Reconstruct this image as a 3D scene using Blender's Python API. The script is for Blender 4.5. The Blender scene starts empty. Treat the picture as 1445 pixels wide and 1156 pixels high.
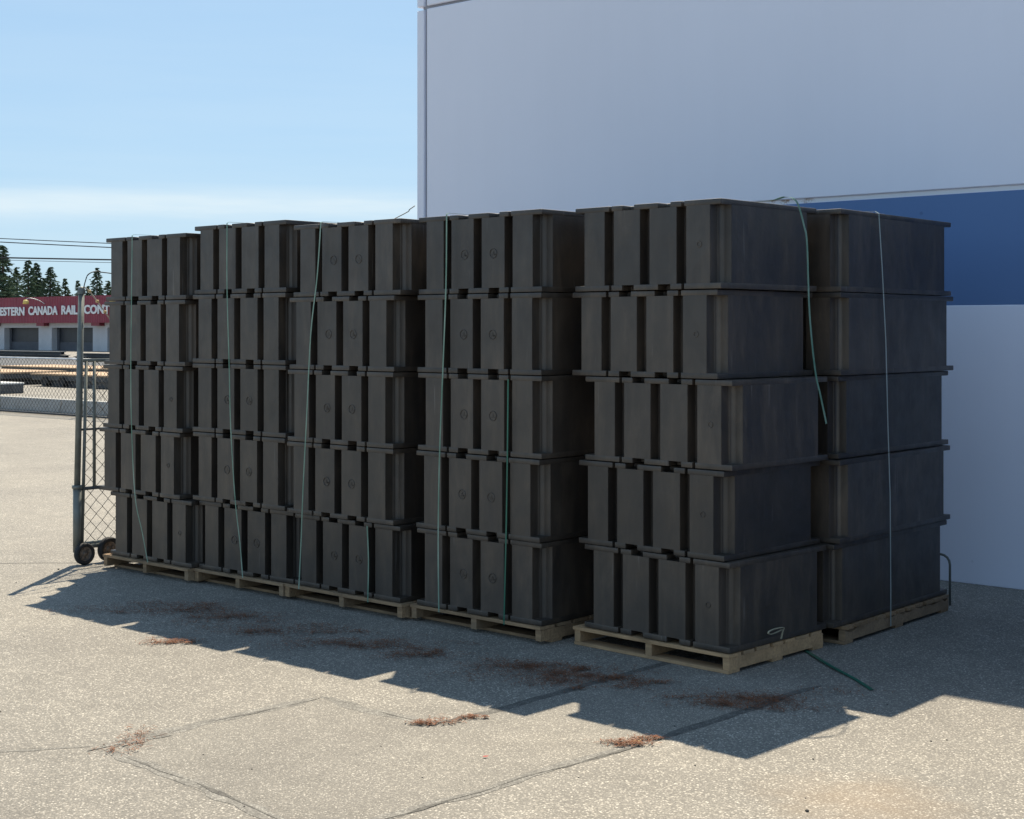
import bpy, bmesh, math, random
from mathutils import Vector, Matrix, noise

R = math.radians
sc = bpy.context.scene
col = sc.collection
random.seed(11)

# ------------------------------------------------------------------ camera, sky, sun, exposure
cam_d = bpy.data.cameras.new('camera')
cam = bpy.data.objects.new('camera', cam_d); col.objects.link(cam)
cam.location = (3.9206, -6.1931, 1.70)
cam.rotation_euler = (R(90), 0, R(40.7))
cam_d.sensor_width = 36; cam_d.sensor_fit = 'HORIZONTAL'
cam_d.lens = 36 * 2080 / 1445
cam_d.shift_y = -0.0782
cam_d.clip_start = 0.05; cam_d.clip_end = 3000
sc.camera = cam

SX, SY = -0.372, 0.500            # horizontal direction to the sun per metre of height
SUN_EL = math.atan2(1, math.hypot(SX, SY)); SUN_ROT = math.atan2(SX, SY)
world = bpy.data.worlds.new('World'); sc.world = world; world.use_nodes = True
wn, wl = world.node_tree.nodes, world.node_tree.links
sky = wn.new('ShaderNodeTexSky'); sky.sky_type = 'NISHITA'; sky.sun_disc = False
sky.sun_elevation = SUN_EL; sky.sun_rotation = SUN_ROT
sky.air_density = 1.0; sky.dust_density = 0.3; sky.ozone_density = 2.0; sky.altitude = 50
bg = wn['Background']; bg.inputs[1].default_value = 0.10
tc = wn.new('ShaderNodeTexCoord')
# thin cirrus: stretched noise over the whole sky, a soft low bank near the horizon all round
mp = wn.new('ShaderNodeMapping'); mp.inputs['Scale'].default_value = (2.2, 2.2, 26)
nz = wn.new('ShaderNodeTexNoise'); nz.inputs['Scale'].default_value = 1.6; nz.inputs['Detail'].default_value = 6; nz.inputs['Roughness'].default_value = .55
sx = wn.new('ShaderNodeSeparateXYZ')
bank = wn.new('ShaderNodeValToRGB'); e = bank.color_ramp.elements
e[0].position = 0.045; e[0].color = (.12, .12, .12, 1); e[1].position = 0.30; e[1].color = (0.0, 0.0, 0.0, 1)
for p_, v_ in ((0.070, .35), (0.078, .95), (0.087, .9), (0.096, .15)):
    q = e.new(p_); q.color = (v_, v_, v_, 1)
rr = wn.new('ShaderNodeValToRGB'); rr.color_ramp.elements[0].position = .28; rr.color_ramp.elements[1].position = .58
mul = wn.new('ShaderNodeMath'); mul.operation = 'MULTIPLY'
mul2 = wn.new('ShaderNodeMath'); mul2.operation = 'MULTIPLY'; mul2.inputs[1].default_value = .85
mixc = wn.new('ShaderNodeMix'); mixc.data_type = 'RGBA'; mixc.inputs[7].default_value = (3.9, 4.5, 4.8, 1)
wl.new(tc.outputs['Generated'], mp.inputs[0]); wl.new(mp.outputs[0], nz.inputs['Vector'])
wl.new(tc.outputs['Generated'], sx.inputs[0]); wl.new(sx.outputs['Z'], bank.inputs[0])
wl.new(nz.outputs[0], rr.inputs[0]); wl.new(rr.outputs[0], mul.inputs[0]); wl.new(bank.outputs[0], mul.inputs[1])
wl.new(mul.outputs[0], mul2.inputs[0]); wl.new(mul2.outputs[0], mixc.inputs[0])
gam = wn.new('ShaderNodeGamma'); gam.inputs[1].default_value = .32          # flattens the sky dome to lift the ambient light
tint = wn.new('ShaderNodeMix'); tint.data_type = 'RGBA'; tint.blend_type = 'MULTIPLY'; tint.inputs[0].default_value = 1; tint.inputs[7].default_value = (1.44, 1.92, 2.36, 1)
wl.new(sky.outputs[0], gam.inputs[0]); wl.new(gam.outputs[0], tint.inputs[6])
wl.new(tint.outputs[2], mixc.inputs[6]); wl.new(mixc.outputs[2], bg.inputs[0])

sun_d = bpy.data.lights.new('sun', 'SUN'); sun_d.energy = 4.1; sun_d.angle = R(0.53); sun_d.color = (1.0, .885, .70)
sun = bpy.data.objects.new('sun', sun_d); col.objects.link(sun)
sun.rotation_euler = Vector((SX, SY, 1)).to_track_quat('Z', 'Y').to_euler()
sun.location = (-10, 14, 28)

vs = sc.view_settings
vs.view_transform = 'Standard'; vs.look = 'None'; vs.gamma = 1; vs.use_curve_mapping = False
vs.exposure = 1.02
sc.cycles.use_denoising = True
sc.cycles.max_bounces = 8; sc.cycles.diffuse_bounces = 5

# ------------------------------------------------------------------ materials
MATS = {}
class NT:
    """tiny wrapper for node building"""
    def __init__(s, name):
        m = bpy.data.materials.new(name); m.use_nodes = True
        s.m = m; s.n = m.node_tree.nodes; s.l = m.node_tree.links
        s.b = s.n['Principled BSDF']; MATS[name] = m
    def node(s, t, **k):
        x = s.n.new(t)
        for a, v in k.items(): setattr(x, a, v)
        return x
    def link(s, a, b): s.l.new(a, b)
    def coord(s, kind='Object', scale=(1, 1, 1)):
        t = s.node('ShaderNodeTexCoord'); m = s.node('ShaderNodeMapping'); m.inputs['Scale'].default_value = scale
        s.link(t.outputs[kind], m.inputs[0]); return m.outputs[0]
    def pos(s, scale=(1, 1, 1)):
        t = s.node('ShaderNodeNewGeometry'); m = s.node('ShaderNodeMapping'); m.inputs['Scale'].default_value = scale
        s.link(t.outputs['Position'], m.inputs[0]); return m.outputs[0]
    def noise(s, vec, scale, detail=4, rough=.5, dist=0):
        x = s.node('ShaderNodeTexNoise'); x.inputs['Scale'].default_value = scale; x.inputs['Detail'].default_value = detail
        x.inputs['Roughness'].default_value = rough; x.inputs['Distortion'].default_value = dist
        s.link(vec, x.inputs['Vector']); return x.outputs[0]
    def ramp(s, v, *stops):
        x = s.node('ShaderNodeValToRGB'); e = x.color_ramp.elements
        while len(e) < len(stops): e.new(.5)
        for i, (p, c) in enumerate(stops):
            e[i].position = p; e[i].color = c if len(c) == 4 else (*c, 1)
        s.link(v, x.inputs[0]); return x.outputs[0]
    def mix(s, f, a, b, mode='MIX'):
        x = s.node('ShaderNodeMix', data_type='RGBA', blend_type=mode)
        for i, v in ((0, f), (6, a), (7, b)):
            if hasattr(v, 'is_linked'): s.link(v, x.inputs[i])
            else: x.inputs[i].default_value = v if i == 0 else ((*v, 1) if len(v) == 3 else v)
        return x.outputs[2]
    def bump(s, h, strength, dist, prev=None):
        x = s.node('ShaderNodeBump'); x.inputs['Strength'].default_value = strength; x.inputs['Distance'].default_value = dist
        s.link(h, x.inputs['Height'])
        if prev: s.link(prev, x.inputs['Normal'])
        return x.outputs[0]
    def out(s, color=None, rough=None, normal=None, metal=None, spec=None):
        for k, v in (('Base Color', color), ('Roughness', rough), ('Normal', normal), ('Metallic', metal), ('Specular IOR Level', spec)):
            if v is None: continue
            if hasattr(v, 'is_linked'): s.link(v, s.b.inputs[k])
            else: s.b.inputs[k].default_value = (*v, 1) if isinstance(v, tuple) and len(v) == 3 else v
        return s.m
g3 = lambda v: (v, v, v)

def simple(name, c, rough=.6, metal=0, var=.25, scale=6, bump=.1, bdist=.004, spec=.4):
    t = NT(name); v = t.coord('Object')
    n1 = t.noise(v, scale, 6, .6)
    cc = t.ramp(n1, (.3, tuple(x * (1 - var) for x in c)), (.7, tuple(min(1, x * (1 + var)) for x in c)))
    n2 = t.noise(v, scale * 8, 3, .6)
    return t.out(cc, rough, t.bump(n2, bump, bdist), metal, spec)

def m_asphalt(name='asphalt', k=1.0, sc=112):
    t = NT(name); v = t.pos()
    vo = t.node('ShaderNodeTexVoronoi'); vo.inputs['Scale'].default_value = sc; t.link(v, vo.inputs['Vector'])
    vo2 = t.node('ShaderNodeTexVoronoi'); vo2.inputs['Scale'].default_value = 310; t.link(v, vo2.inputs['Vector'])
    sp = t.node('ShaderNodeSeparateColor'); t.link(vo.outputs['Color'], sp.inputs[0])
    agg = t.ramp(sp.outputs[0], (0, (.150 * k, .140 * k, .124 * k)), (.4, (.248 * k, .229 * k, .198 * k)), (.8, (.345 * k, .317 * k, .270 * k)), (1, (.58 * k, .54 * k, .465 * k)))
    binder = t.ramp(vo.outputs['Distance'], (.35, g3(0)), (.62, g3(1)))
    c = t.mix(binder, agg, (.180, .168, .147))
    sp2 = t.node('ShaderNodeSeparateColor'); t.link(vo2.outputs['Color'], sp2.inputs[0])
    fine = t.ramp(sp2.outputs[1], (0, g3(.72)), (1, g3(1.22)))
    c = t.mix(1.0, c, fine, 'MULTIPLY')
    big = t.noise(v, .55, 5, .55, .4)
    c = t.mix(1.0, c, t.ramp(big, (.28, (.84, .84, .85)), (.5, (1.0, 1.0, 1.0)), (.72, (1.13, 1.12, 1.10))), 'MULTIPLY')
    mid = t.noise(v, 4.5, 5, .6)
    c = t.mix(1.0, c, t.ramp(mid, (.3, g3(.90)), (.7, g3(1.09))), 'MULTIPLY')
    # a faint rusty stain
    st = t.node('ShaderNodeVectorMath', operation='DISTANCE'); st.inputs[1].default_value = (1.42, -1.35, 0); t.link(v, st.inputs[0])
    w = t.node('ShaderNodeMath', operation='MULTIPLY_ADD'); w.inputs[1].default_value = .5; t.link(mid, w.inputs[0]); t.link(st.outputs['Value'], w.inputs[2])
    c = t.mix(t.ramp(w.outputs[0], (.25, g3(.28)), (.66, g3(0))), c, (.36, .24, .13))
    h1 = t.ramp(vo.outputs['Distance'], (0, g3(1)), (.6, g3(0)))
    nb = t.bump(h1, .6, .0032)
    nb = t.bump(t.noise(v, 300, 2, .5), .35, .0015, nb)
    nb = t.bump(big, .25, .02, nb)
    return t.out(c, .78, nb, 0, .35)

def m_patch(name, k, seed):
    t = NT(name); v = t.pos()
    vo = t.node('ShaderNodeTexVoronoi'); vo.inputs['Scale'].default_value = 160; t.link(v, vo.inputs['Vector'])
    sp = t.node('ShaderNodeSeparateColor'); t.link(vo.outputs['Color'], sp.inputs[0])
    c = t.ramp(sp.outputs[0], (0, (.09 * k, .085 * k, .077 * k)), (.8, (.16 * k, .152 * k, .136 * k)), (1, (.26 * k, .25 * k, .22 * k)))
    n = t.noise(v, 9 + seed, 5, .65)
    c = t.mix(1.0, c, t.ramp(n, (.3, g3(.7)), (.7, g3(1.25))), 'MULTIPLY')
    return t.out(c, .8, t.bump(vo.outputs['Distance'], .4, .002), 0, .3)

def m_plastic():
    t = NT('black_plastic'); v = t.coord('Object')
    oi = t.node('ShaderNodeObjectInfo')
    add = t.node('ShaderNodeVectorMath', operation='MULTIPLY_ADD'); cmb = t.node('ShaderNodeCombineXYZ')
    t.link(oi.outputs['Random'], cmb.inputs[0]); t.link(oi.outputs['Random'], cmb.inputs[2])
    t.link(cmb.outputs[0], add.inputs[0]); add.inputs[1].default_value = (37, 0, 53); t.link(v, add.inputs[2])
    v2 = add.outputs[0]
    big = t.noise(v2, 2.6, 5, .6, .5)
    fine = t.noise(v2, 55, 4, .6)
    strv = t.node('ShaderNodeMapping'); strv.inputs['Scale'].default_value = (16, 16, 1.6); t.link(v2, strv.inputs[0])
    streak = t.noise(strv.outputs[0], 1.2, 4, .6)
    c = t.ramp(big, (.28, (.021, .0165, .0135)), (.72, (.041, .031, .0235)))
    pn = t.node('ShaderNodeMapping'); pn.inputs['Scale'].default_value = (7, 7, 2.2); t.link(v2, pn.inputs[0])
    panel = t.noise(pn.outputs[0], 1.0, 5, .65, .4)
    dust = t.mix(1.0, t.ramp(panel, (.42, g3(0)), (.74, g3(1))), t.ramp(streak, (.34, g3(.15)), (.75, g3(1))), 'MULTIPLY')
    c = t.mix(t.mix(1.0, dust, g3(.55), 'MULTIPLY'), c, (.165, .120, .082))
    c = t.mix(t.ramp(fine, (.66, g3(0)), (.78, g3(.18))), c, (.17, .15, .13))
    sv = t.node('ShaderNodeMapping'); sv.inputs['Scale'].default_value = (70, 70, 3.0); sv.inputs['Rotation'].default_value = (.25, .2, 0); t.link(v2, sv.inputs[0])
    scr = t.noise(sv.outputs[0], .7, 3, .5)
    c = t.mix(t.ramp(scr, (.70, g3(0)), (.74, g3(.30))), c, (.20, .185, .17))
    sep = t.node('ShaderNodeMath', operation='MULTIPLY_ADD'); sep.inputs[1].default_value = .55; sep.inputs[2].default_value = .72
    t.link(oi.outputs['Random'], sep.inputs[0])
    cm = t.node('ShaderNodeCombineColor')
    for i in range(3): t.link(sep.outputs[0], cm.inputs[i])
    c = t.mix(1.0, c, cm.outputs[0], 'MULTIPLY')
    rough = t.ramp(t.noise(v2, 8, 4, .6), (.3, g3(.38)), (.7, g3(.54)))
    nb = t.bump(big, .18, .03); nb = t.bump(t.noise(v2, 130, 2, .5), .12, .0012, nb)
    return t.out(c, rough, nb, 0, .75)

def m_wood(name, c, dark):
    t = NT(name); oi = t.node('ShaderNodeObjectInfo')
    v = t.coord('Object', (3, 40, 40))
    n = t.noise(v, 1.6, 6, .65, .6); n2 = t.noise(t.coord('Object'), 5, 5, .6)
    cc = t.ramp(n, (.28, dark), (.6, c), (.8, tuple(x * 1.25 for x in c)))
    cc = t.mix(t.ramp(n2, (.42, g3(0)), (.68, g3(.75))), cc, tuple(x * .42 for x in c))
    gr = t.noise(t.coord('Object', (8, 120, 120)), 1.4, 4, .6); cc = t.mix(t.ramp(gr, (.58, g3(0)), (.68, g3(.6))), cc, dark)
    cc = t.mix(t.ramp(oi.outputs['Random'], (0, g3(0)), (1, g3(.35))), cc, (.27, .21, .15))
    return t.out(cc, .8, t.bump(n, .4, .003), 0, .25)

def m_wall(name, c, k=1):
    t = NT(name); v = t.pos()
    big = t.noise(v, .45, 5, .55, .3); fine = t.noise(v, 34, 4, .6)
    sv = t.pos((5, 5, .35)); st = t.noise(sv, 1.3, 5, .6)
    cc = t.ramp(big, (.3, tuple(x * .97 for x in c)), (.7, tuple(min(1, x * 1.02) for x in c)))
    cc = t.mix(1.0, cc, t.ramp(st, (.25, g3(.988)), (.6, g3(1.0)), (.8, g3(1.008))), 'MULTIPLY')
    sc_ = t.noise(t.pos((1, 1, 1)), 3.1, 8, .7, .2)
    cc = t.mix(t.ramp(sc_, (.70, g3(0)), (.76, g3(.22))), cc, tuple(x * .72 for x in c))
    vs_ = t.node('ShaderNodeTexVoronoi'); vs_.inputs['Scale'].default_value = 1.7; t.link(v, vs_.inputs['Vector'])
    cc = t.mix(t.ramp(vs_.outputs['Distance'], (.015, g3(.45)), (.028, g3(0))), cc, tuple(x * .5 for x in c))
    nb = t.bump(fine, .1, .003); nb = t.bump(big, .15, .03, nb)
    return t.out(cc, .62, nb, 0, .3)

def m_corr(name, c):
    t = NT(name); v = t.coord('Object')
    w = t.node('ShaderNodeTexWave', wave_type='BANDS', bands_direction='X', wave_profile='SIN'); w.inputs['Scale'].default_value = 1.35
    t.link(v, w.inputs['Vector'])
    n = t.noise(v, .9, 4, .6)
    cc = t.ramp(n, (.3, tuple(x * .85 for x in c)), (.7, tuple(x * 1.12 for x in c)))
    return t.out(cc, .55, t.bump(w.outputs[0], .8, .05), 0, .4)

def m_leaf(name, a, b):
    t = NT(name); v = t.coord('Object'); oi = t.node('ShaderNodeObjectInfo')
    n = t.noise(v, 1.3, 4, .7)
    cc = t.ramp(n, (.3, a), (.7, b))
    return t.out(cc, .7, None, 0, .25)

m_asphalt(); m_asphalt('asphalt_patch', .93, 140); m_plastic()
m_patch('seam_fill', 1.3, 0); m_patch('seam_dark', .8, 5); m_patch('crack_dark', .7, 9)
m_wood('pallet_wood', (.60, .38, .20), (.36, .22, .12))
m_wood('old_wood', (.42, .27, .15), (.17, .11, .065))
m_wall('white_paint', (.86, .875, .97)); m_wall('blue_paint', (.115, .21, .41)); m_wall('lower_paint', (.82, .85, .97)); m_wall('joint_sealant', (.36, .36, .40))
def m_reveal():
    t = NT('rusty_reveal'); v = t.pos()
    d = t.node('ShaderNodeVectorMath', operation='DISTANCE'); d.inputs[1].default_value = (-1.60, 3.28, 2.63); t.link(v, d.inputs[0])
    near = t.ramp(d.outputs['Value'], (.16, g3(1)), (.30, g3(0)))
    sp = t.ramp(t.noise(v, 13, 5, .7), (.50, g3(0)), (.62, g3(.85)))
    t.out(t.mix(t.mix(1.0, near, sp, 'MULTIPLY'), (.80, .80, .82), (.30, .16, .08)), .7)
m_reveal()
simple('cap_metal', (.55, .56, .57), .45, .3)
simple('galvanized', (.16, .175, .165), .55, .3, .25, 9)
simple('wire', (.035, .036, .037), .7, 0, .2, 5)  # backlit darkness of the mesh is put into this colour
simple('dark_steel', (.06, .065, .07), .55, .2, .35, 5)
simple('rubber', (.022, .022, .023), .75, 0, .3, 20)
simple('rim_paint', (.20, .16, .13), .6, .2, .4, 25)
simple('concrete', (.36, .355, .335), .85, 0, .18, 3, .3, .01)
simple('road_grey', (.085, .088, .095), .85, 0, .15, 1.2)
simple('maroon_trim', (.22, .035, .05), .55, 0, .15, 2)
m_corr('maroon_metal', (.26, .034, .058))
simple('pale_stucco', (.55, .55, .56), .8, 0, .08, 1.0)
simple('letter_white', (.80, .80, .80), .5, 0, .04, 2)
simple('dark_door', (.03, .034, .042), .4, 0, .25, 1.5)
simple('grey_door', (.095, .10, .115), .6, 0, .15, 1.2)
simple('lamp_yellow', (.75, .55, .16), .5, 0, .15, 8)
simple('deck_tan', (.44, .30, .185), .75, 0, .22, 3)
simple('pale_lid', (.62, .62, .60), .6, 0, .1, 4)
simple('blue_cover', (.06, .09, .17), .6, 0, .3, 3)
simple('bark', (.07, .055, .042), .9, 0, .3, 6)
simple('black_cable', (.03, .03, .032), .6, 0, .2, 10)
simple('clip_yellow', (.62, .45, .22), .6, 0, .2, 40)
simple('rope', (.40, .37, .32), .8, 0, .2, 60)
simple('needle', (.17, .066, .030), .85, 0, .6, 25)
simple('pebble', (.05, .048, .045), .8, 0, .4, 30)
simple('leaf_red', (.35, .04, .03), .7)
simple('leaf_yellow', (.55, .40, .17), .7)
simple('weathered_scrap', (.34, .31, .22), .7, 0, .3, 40)
def m_strap(name, c, alt):
    t = NT(name); n = t.noise(t.coord('Object'), 3.2, 4, .6)
    t.out(t.ramp(n, (.35, c), (.7, alt)), .35, None, 0, .5)
m_strap('green_strap', (.09, .20, .145), (.27, .37, .30))
m_strap('pale_strap', (.30, .36, .33), (.42, .45, .42))
m_strap('dark_green_strap', (.012, .115, .075), (.02, .15, .10))
m_leaf('fir_dark', (.045, .075, .050), (.10, .145, .080))  # both fir greens are lightened to stand in for distance haze
m_leaf('fir_light', (.07, .105, .055), (.13, .17, .08))

# ------------------------------------------------------------------ mesh helpers
def finish(bm, name, mat, parent=None, smooth=False, loc=None):
    me = bpy.data.meshes.new(name); bm.to_mesh(me); bm.free()
    return link(me, name, mat, parent, smooth, loc)
def link(me, name, mat, parent=None, smooth=False, loc=None):
    if mat and not me.materials: me.materials.append(MATS[mat])
    if smooth:
        for p in me.polygons: p.use_smooth = True
    o = bpy.data.objects.new(name, me); col.objects.link(o)
    if parent: o.parent = parent
    if loc: o.location = loc
    return o
def tag(o, label=None, cat=None, group=None, kind=None):
    for k, v in (('label', label), ('category', cat), ('group', group), ('kind', kind)):
        if v: o[k] = v
    return o
def thing(name, label, cat, loc=(0, 0, 0), rz=0, group=None):
    o = bpy.data.objects.new(name, None); o.empty_display_size = .1; col.objects.link(o)
    o.location = loc; o.rotation_euler = (0, 0, rz)
    return tag(o, label, cat, group)
def box(bm, x0, x1, y0, y1, z0, z1):
    v = [bm.verts.new((x, y, z)) for z in (z0, z1) for x, y in ((x0, y0), (x1, y0), (x1, y1), (x0, y1))]
    for f in ((0, 3, 2, 1), (4, 5, 6, 7), (0, 1, 5, 4), (1, 2, 6, 5), (2, 3, 7, 6), (3, 0, 4, 7)):
        bm.faces.new([v[i] for i in f])
    return v
def prism(bm, pts, z0, z1):
    a = [bm.verts.new((x, y, z0)) for x, y in pts]; b = [bm.verts.new((x, y, z1)) for x, y in pts]
    n = len(pts)
    bm.faces.new(a[::-1]); bm.faces.new(b)
    for i in range(n): bm.faces.new((a[i], a[(i + 1) % n], b[(i + 1) % n], b[i]))
def bevel(bm, w, seg=1, ang=30):
    bm.normal_update()
    ed = [e for e in bm.edges if len(e.link_faces) == 2 and e.calc_face_angle(0) > R(ang)]
    bmesh.ops.bevel(bm, geom=ed, offset=w, segments=seg, affect='EDGES', clamp_overlap=True, profile=.6)
def tube(bm, pts, r, sides=6, cap=True):
    pts = [Vector(p) for p in pts]; rings = []
    for i, p in enumerate(pts):
        d = (pts[min(i + 1, len(pts) - 1)] - pts[max(i - 1, 0)]).normalized()
        up = Vector((0, 0, 1)) if abs(d.z) < .9 else Vector((1, 0, 0))
        a = d.cross(up).normalized(); b = d.cross(a)
        rad = r[i] if isinstance(r, (list, tuple)) else r
        rings.append([bm.verts.new(p + a * math.cos(2 * math.pi * k / sides) * rad + b * math.sin(2 * math.pi * k / sides) * rad) for k in range(sides)])
    for i in range(len(rings) - 1):
        for k in range(sides):
            bm.faces.new((rings[i][k], rings[i][(k + 1) % sides], rings[i + 1][(k + 1) % sides], rings[i + 1][k]))
    if cap:
        bm.faces.new(rings[0][::-1]); bm.faces.new(rings[-1])
def spline(pts, n=6):
    """Catmull-Rom through the points"""
    P = [Vector(p) for p in pts]; out = []
    for i in range(len(P) - 1):
        p0, p1, p2, p3 = P[max(i - 1, 0)], P[i], P[i + 1], P[min(i + 2, len(P) - 1)]
        for k in range(n):
            t = k / n
            out.append(.5 * (2 * p1 + (p2 - p0) * t + (2 * p0 - 5 * p1 + 4 * p2 - p3) * t * t + (3 * p1 - p0 - 3 * p2 + p3) * t ** 3))
    out.append(P[-1]); return out
def ribbon(bm, pts, side, w, th):
    """flat band along pts; side: unit vector(s) across the band"""
    pts = [Vector(p) for p in pts]; rings = []
    for i, p in enumerate(pts):
        d = (pts[min(i + 1, len(pts) - 1)] - pts[max(i - 1, 0)]).normalized()
        s = Vector(side); s = (s - d * s.dot(d)).normalized(); n = d.cross(s).normalized()
        rings.append([bm.verts.new(p + s * a * w / 2 + n * b * th / 2) for a, b in ((-1, -1), (1, -1), (1, 1), (-1, 1))])
    for i in range(len(rings) - 1):
        for k in range(4):
            bm.faces.new((rings[i][k], rings[i][(k + 1) % 4], rings[i + 1][(k + 1) % 4], rings[i + 1][k]))
    bm.faces.new(rings[0][::-1]); bm.faces.new(rings[-1])
def lathe(bm, prof, n=24, axis='X', c=(0, 0, 0)):
    rings = []
    for a, r in prof:
        ring = []
        for k in range(n):
            t = 2 * math.pi * k / n; u, w = math.cos(t) * r, math.sin(t) * r
            p = {'X': (a, u, w), 'Y': (u, a, w), 'Z': (u, w, a)}[axis]
            ring.append(bm.verts.new(Vector(p) + Vector(c)))
        rings.append(ring)
    for i in range(len(rings) - 1):
        for k in range(n): bm.faces.new((rings[i][k], rings[i][(k + 1) % n], rings[i + 1][(k + 1) % n], rings[i + 1][k]))
def normals(bm): bmesh.ops.recalc_face_normals(bm, faces=bm.faces[:])

# ------------------------------------------------------------------ ground and far setting
bm = bmesh.new()
S = 1500
v = [bm.verts.new(p) for p in ((-S, -S, 0), (S, -S, 0), (S, S, 0), (-S, S, 0))]; bm.faces.new(v)
tag(finish(bm, 'ground', 'asphalt'), kind='structure')
bm = bmesh.new()
v = [bm.verts.new(p) for p in ((-260, 29.5, .004), (-8, 29.5, .004), (-8, 45, .004), (-260, 45, .004))]; bm.faces.new(v)
tag(finish(bm, 'road', 'road_grey'), kind='structure')

bm = bmesh.new()
bm.faces.new([bm.verts.new((x, y, .0006)) for x, y in ((-1.25, -2.75), (.21, -2.9), (.385, -1.19), (.44, .1), (-.37, .3), (-.47, -1.6), (-1.2, -1.61))])
tag(finish(bm, 'pavement_patch', 'asphalt_patch'), kind='structure')

def seam(name, pts, w, mat, label, rough=.35, z=.0012):
    """irregular strip of filler lying on the asphalt"""
    P = []
    for i in range(len(pts) - 1):
        a, b = Vector(pts[i]), Vector(pts[i + 1]); n = max(4, int((b - a).length / .045))
        P += [a.lerp(b, k / n) for k in range(n)]
    P.append(Vector(pts[-1]))
    bm = bmesh.new(); prev = None; off = random.uniform(0, 50)
    for i, p in enumerate(P):
        d = (P[min(i + 1, len(P) - 1)] - P[max(i - 1, 0)]).normalized(); nrm = Vector((-d.y, d.x))
        q = p + nrm * noise.noise(Vector((p.x * 3 + off, p.y * 3, 0))) * .03
        end = min(1, min(i, len(P) - 1 - i) / 4 + .25)
        wl_ = w * end * (1 + rough * 2 * noise.noise(Vector((p.x * 11 + off, p.y * 11, 3)))); wr = w * end * (1 + rough * 2 * noise.noise(Vector((p.x * 11, p.y * 11 + off, 7))))
        if mat == 'crack_dark':
            g_ = max(0.02, min(1.6, .55 + 1.9 * noise.noise(Vector((p.x * 4.5 + off, p.y * 4.5, 11))))); wl_ *= g_; wr *= g_
        a = bm.verts.new((q.x + nrm.x * wl_ / 2, q.y + nrm.y * wl_ / 2, z)); b = bm.verts.new((q.x - nrm.x * wr / 2, q.y - nrm.y * wr / 2, z))
        if prev: bm.faces.new((prev[1], b, a, prev[0]))
        prev = (a, b)
    o = finish(bm, name, mat); o['kind'] = 'structure'
    if mat == 'seam_fill' and w > .03: seam('pavement_crack', [(x + .006, y + .004) for x, y in pts], w * .26, 'crack_dark', '', .9, .0022)
    return o
seam('pavement_seam', [(-1.26, -2.744), (-1.23, -2.2), (-1.20, -1.629)], .075, 'seam_fill', '')
seam('pavement_seam', [(-1.20, -1.60), (-.85, -1.62), (-.472, -1.612)], .07, 'seam_fill', '')
seam('pavement_seam', [(-.47, -1.60), (-.427, -1.295), (-.36, .35)], .055, 'seam_dark', '', .15)
seam('pavement_seam', [(.21, -2.9), (.249, -2.543), (.33, -1.75), (.384, -1.194)], .055, 'seam_fill', '')
seam('pavement_seam', [(.385, -1.18), (.42, -.5), (.446, .10)], .05, 'seam_dark', '', .2)
seam('pavement_seam', [(-1.20, -2.75), (-.6, -2.79), (-.036, -2.847), (.6, -2.9)], .065, 'seam_fill', '', .5)
seam('pavement_crack', [(-1.30, -2.76), (-1.52, -3.034), (-2.1, -3.4)], .032, 'seam_fill', '', .6, .0012)
seam('pavement_crack', [(-5.35, -.02), (-5.888, -.497), (-7.4, -1.75)], .018, 'seam_dark', '', .5, .0012)
# crumbled corner where the seams meet
bm = bmesh.new()
pts = []
for k in range(40):
    t = 2 * math.pi * k / 40; r_ = 1 + .9 * noise.noise(Vector((math.cos(t) * 3.5, math.sin(t) * 3.5, 5)))
    pts.append((-1.235 + .055 * math.cos(t) * r_, -2.60 + .16 * math.sin(t) * r_))
bm.faces.new([bm.verts.new((x, y, .0024)) for x, y in pts])
tag(finish(bm, 'pavement_pothole', 'seam_fill'), kind='structure')

# ------------------------------------------------------------------ the warehouse beside the stacks
WY, WX0, WX1, WH = 3.27, -5.346, 16.0, 5.84
wh = thing('warehouse', 'tall white concrete warehouse with a blue painted band behind the black boxes', 'warehouse', (WX0, WY, 0))
def wpart(name, mat, x0, x1, y0, y1, z0, z1, bw=.006):
    bm = bmesh.new(); box(bm, x0 - WX0, x1 - WX0, y0 - WY, y1 - WY, z0, z1); bevel(bm, bw)
    return finish(bm, name, mat, wh)
wpart('wall_core', 'joint_sealant', WX0 + .05, WX1, WY + .030, WY + 18, 0, WH - .08)
XJ = -5.223
wpart('lower_panel', 'lower_paint', XJ, WX1, WY, WY + .03, 0, 1.862, .004)
wpart('blue_panel', 'blue_paint', XJ, WX1, WY + .002, WY + .03, 1.862, 2.612, .002)
wpart('upper_panel', 'white_paint', XJ, WX1, WY, WY + .03, 2.648, 4.558)
wpart('top_panel', 'white_paint', XJ, WX1, WY, WY + .03, 4.585, WH)
for z0, z1 in ((0, 1.862), (1.862, 4.558), (4.585, WH)):
    wpart('corner_panel', 'white_paint', WX0, XJ - .035, WY + .002, WY + .30, z0, z1 - .004)
wpart('reveal_strip', 'rusty_reveal', XJ, WX1, WY + .016, WY + .03, 2.612, 2.648, .002)
wpart('parapet_cap', 'cap_metal', WX0 - .02, WX1, WY - .02, WY + 18.02, WH, WH + .06)
wpart('shade_block', 'blue_paint', 1.85, 9.0, .46, WY - .003, 0, 2.6, .01)      # unseen block added to keep sky light off the right-hand corner
wpart('shade_block_cap', 'cap_metal', 1.83, 9.02, .44, WY - .022, 2.602, 2.65)  # top of the added, unseen shading block
wpart('end_wall', 'white_paint', WX0 + .02, WX0 + .05, WY + .30, WY + 18, 0, WH - .002)

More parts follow.
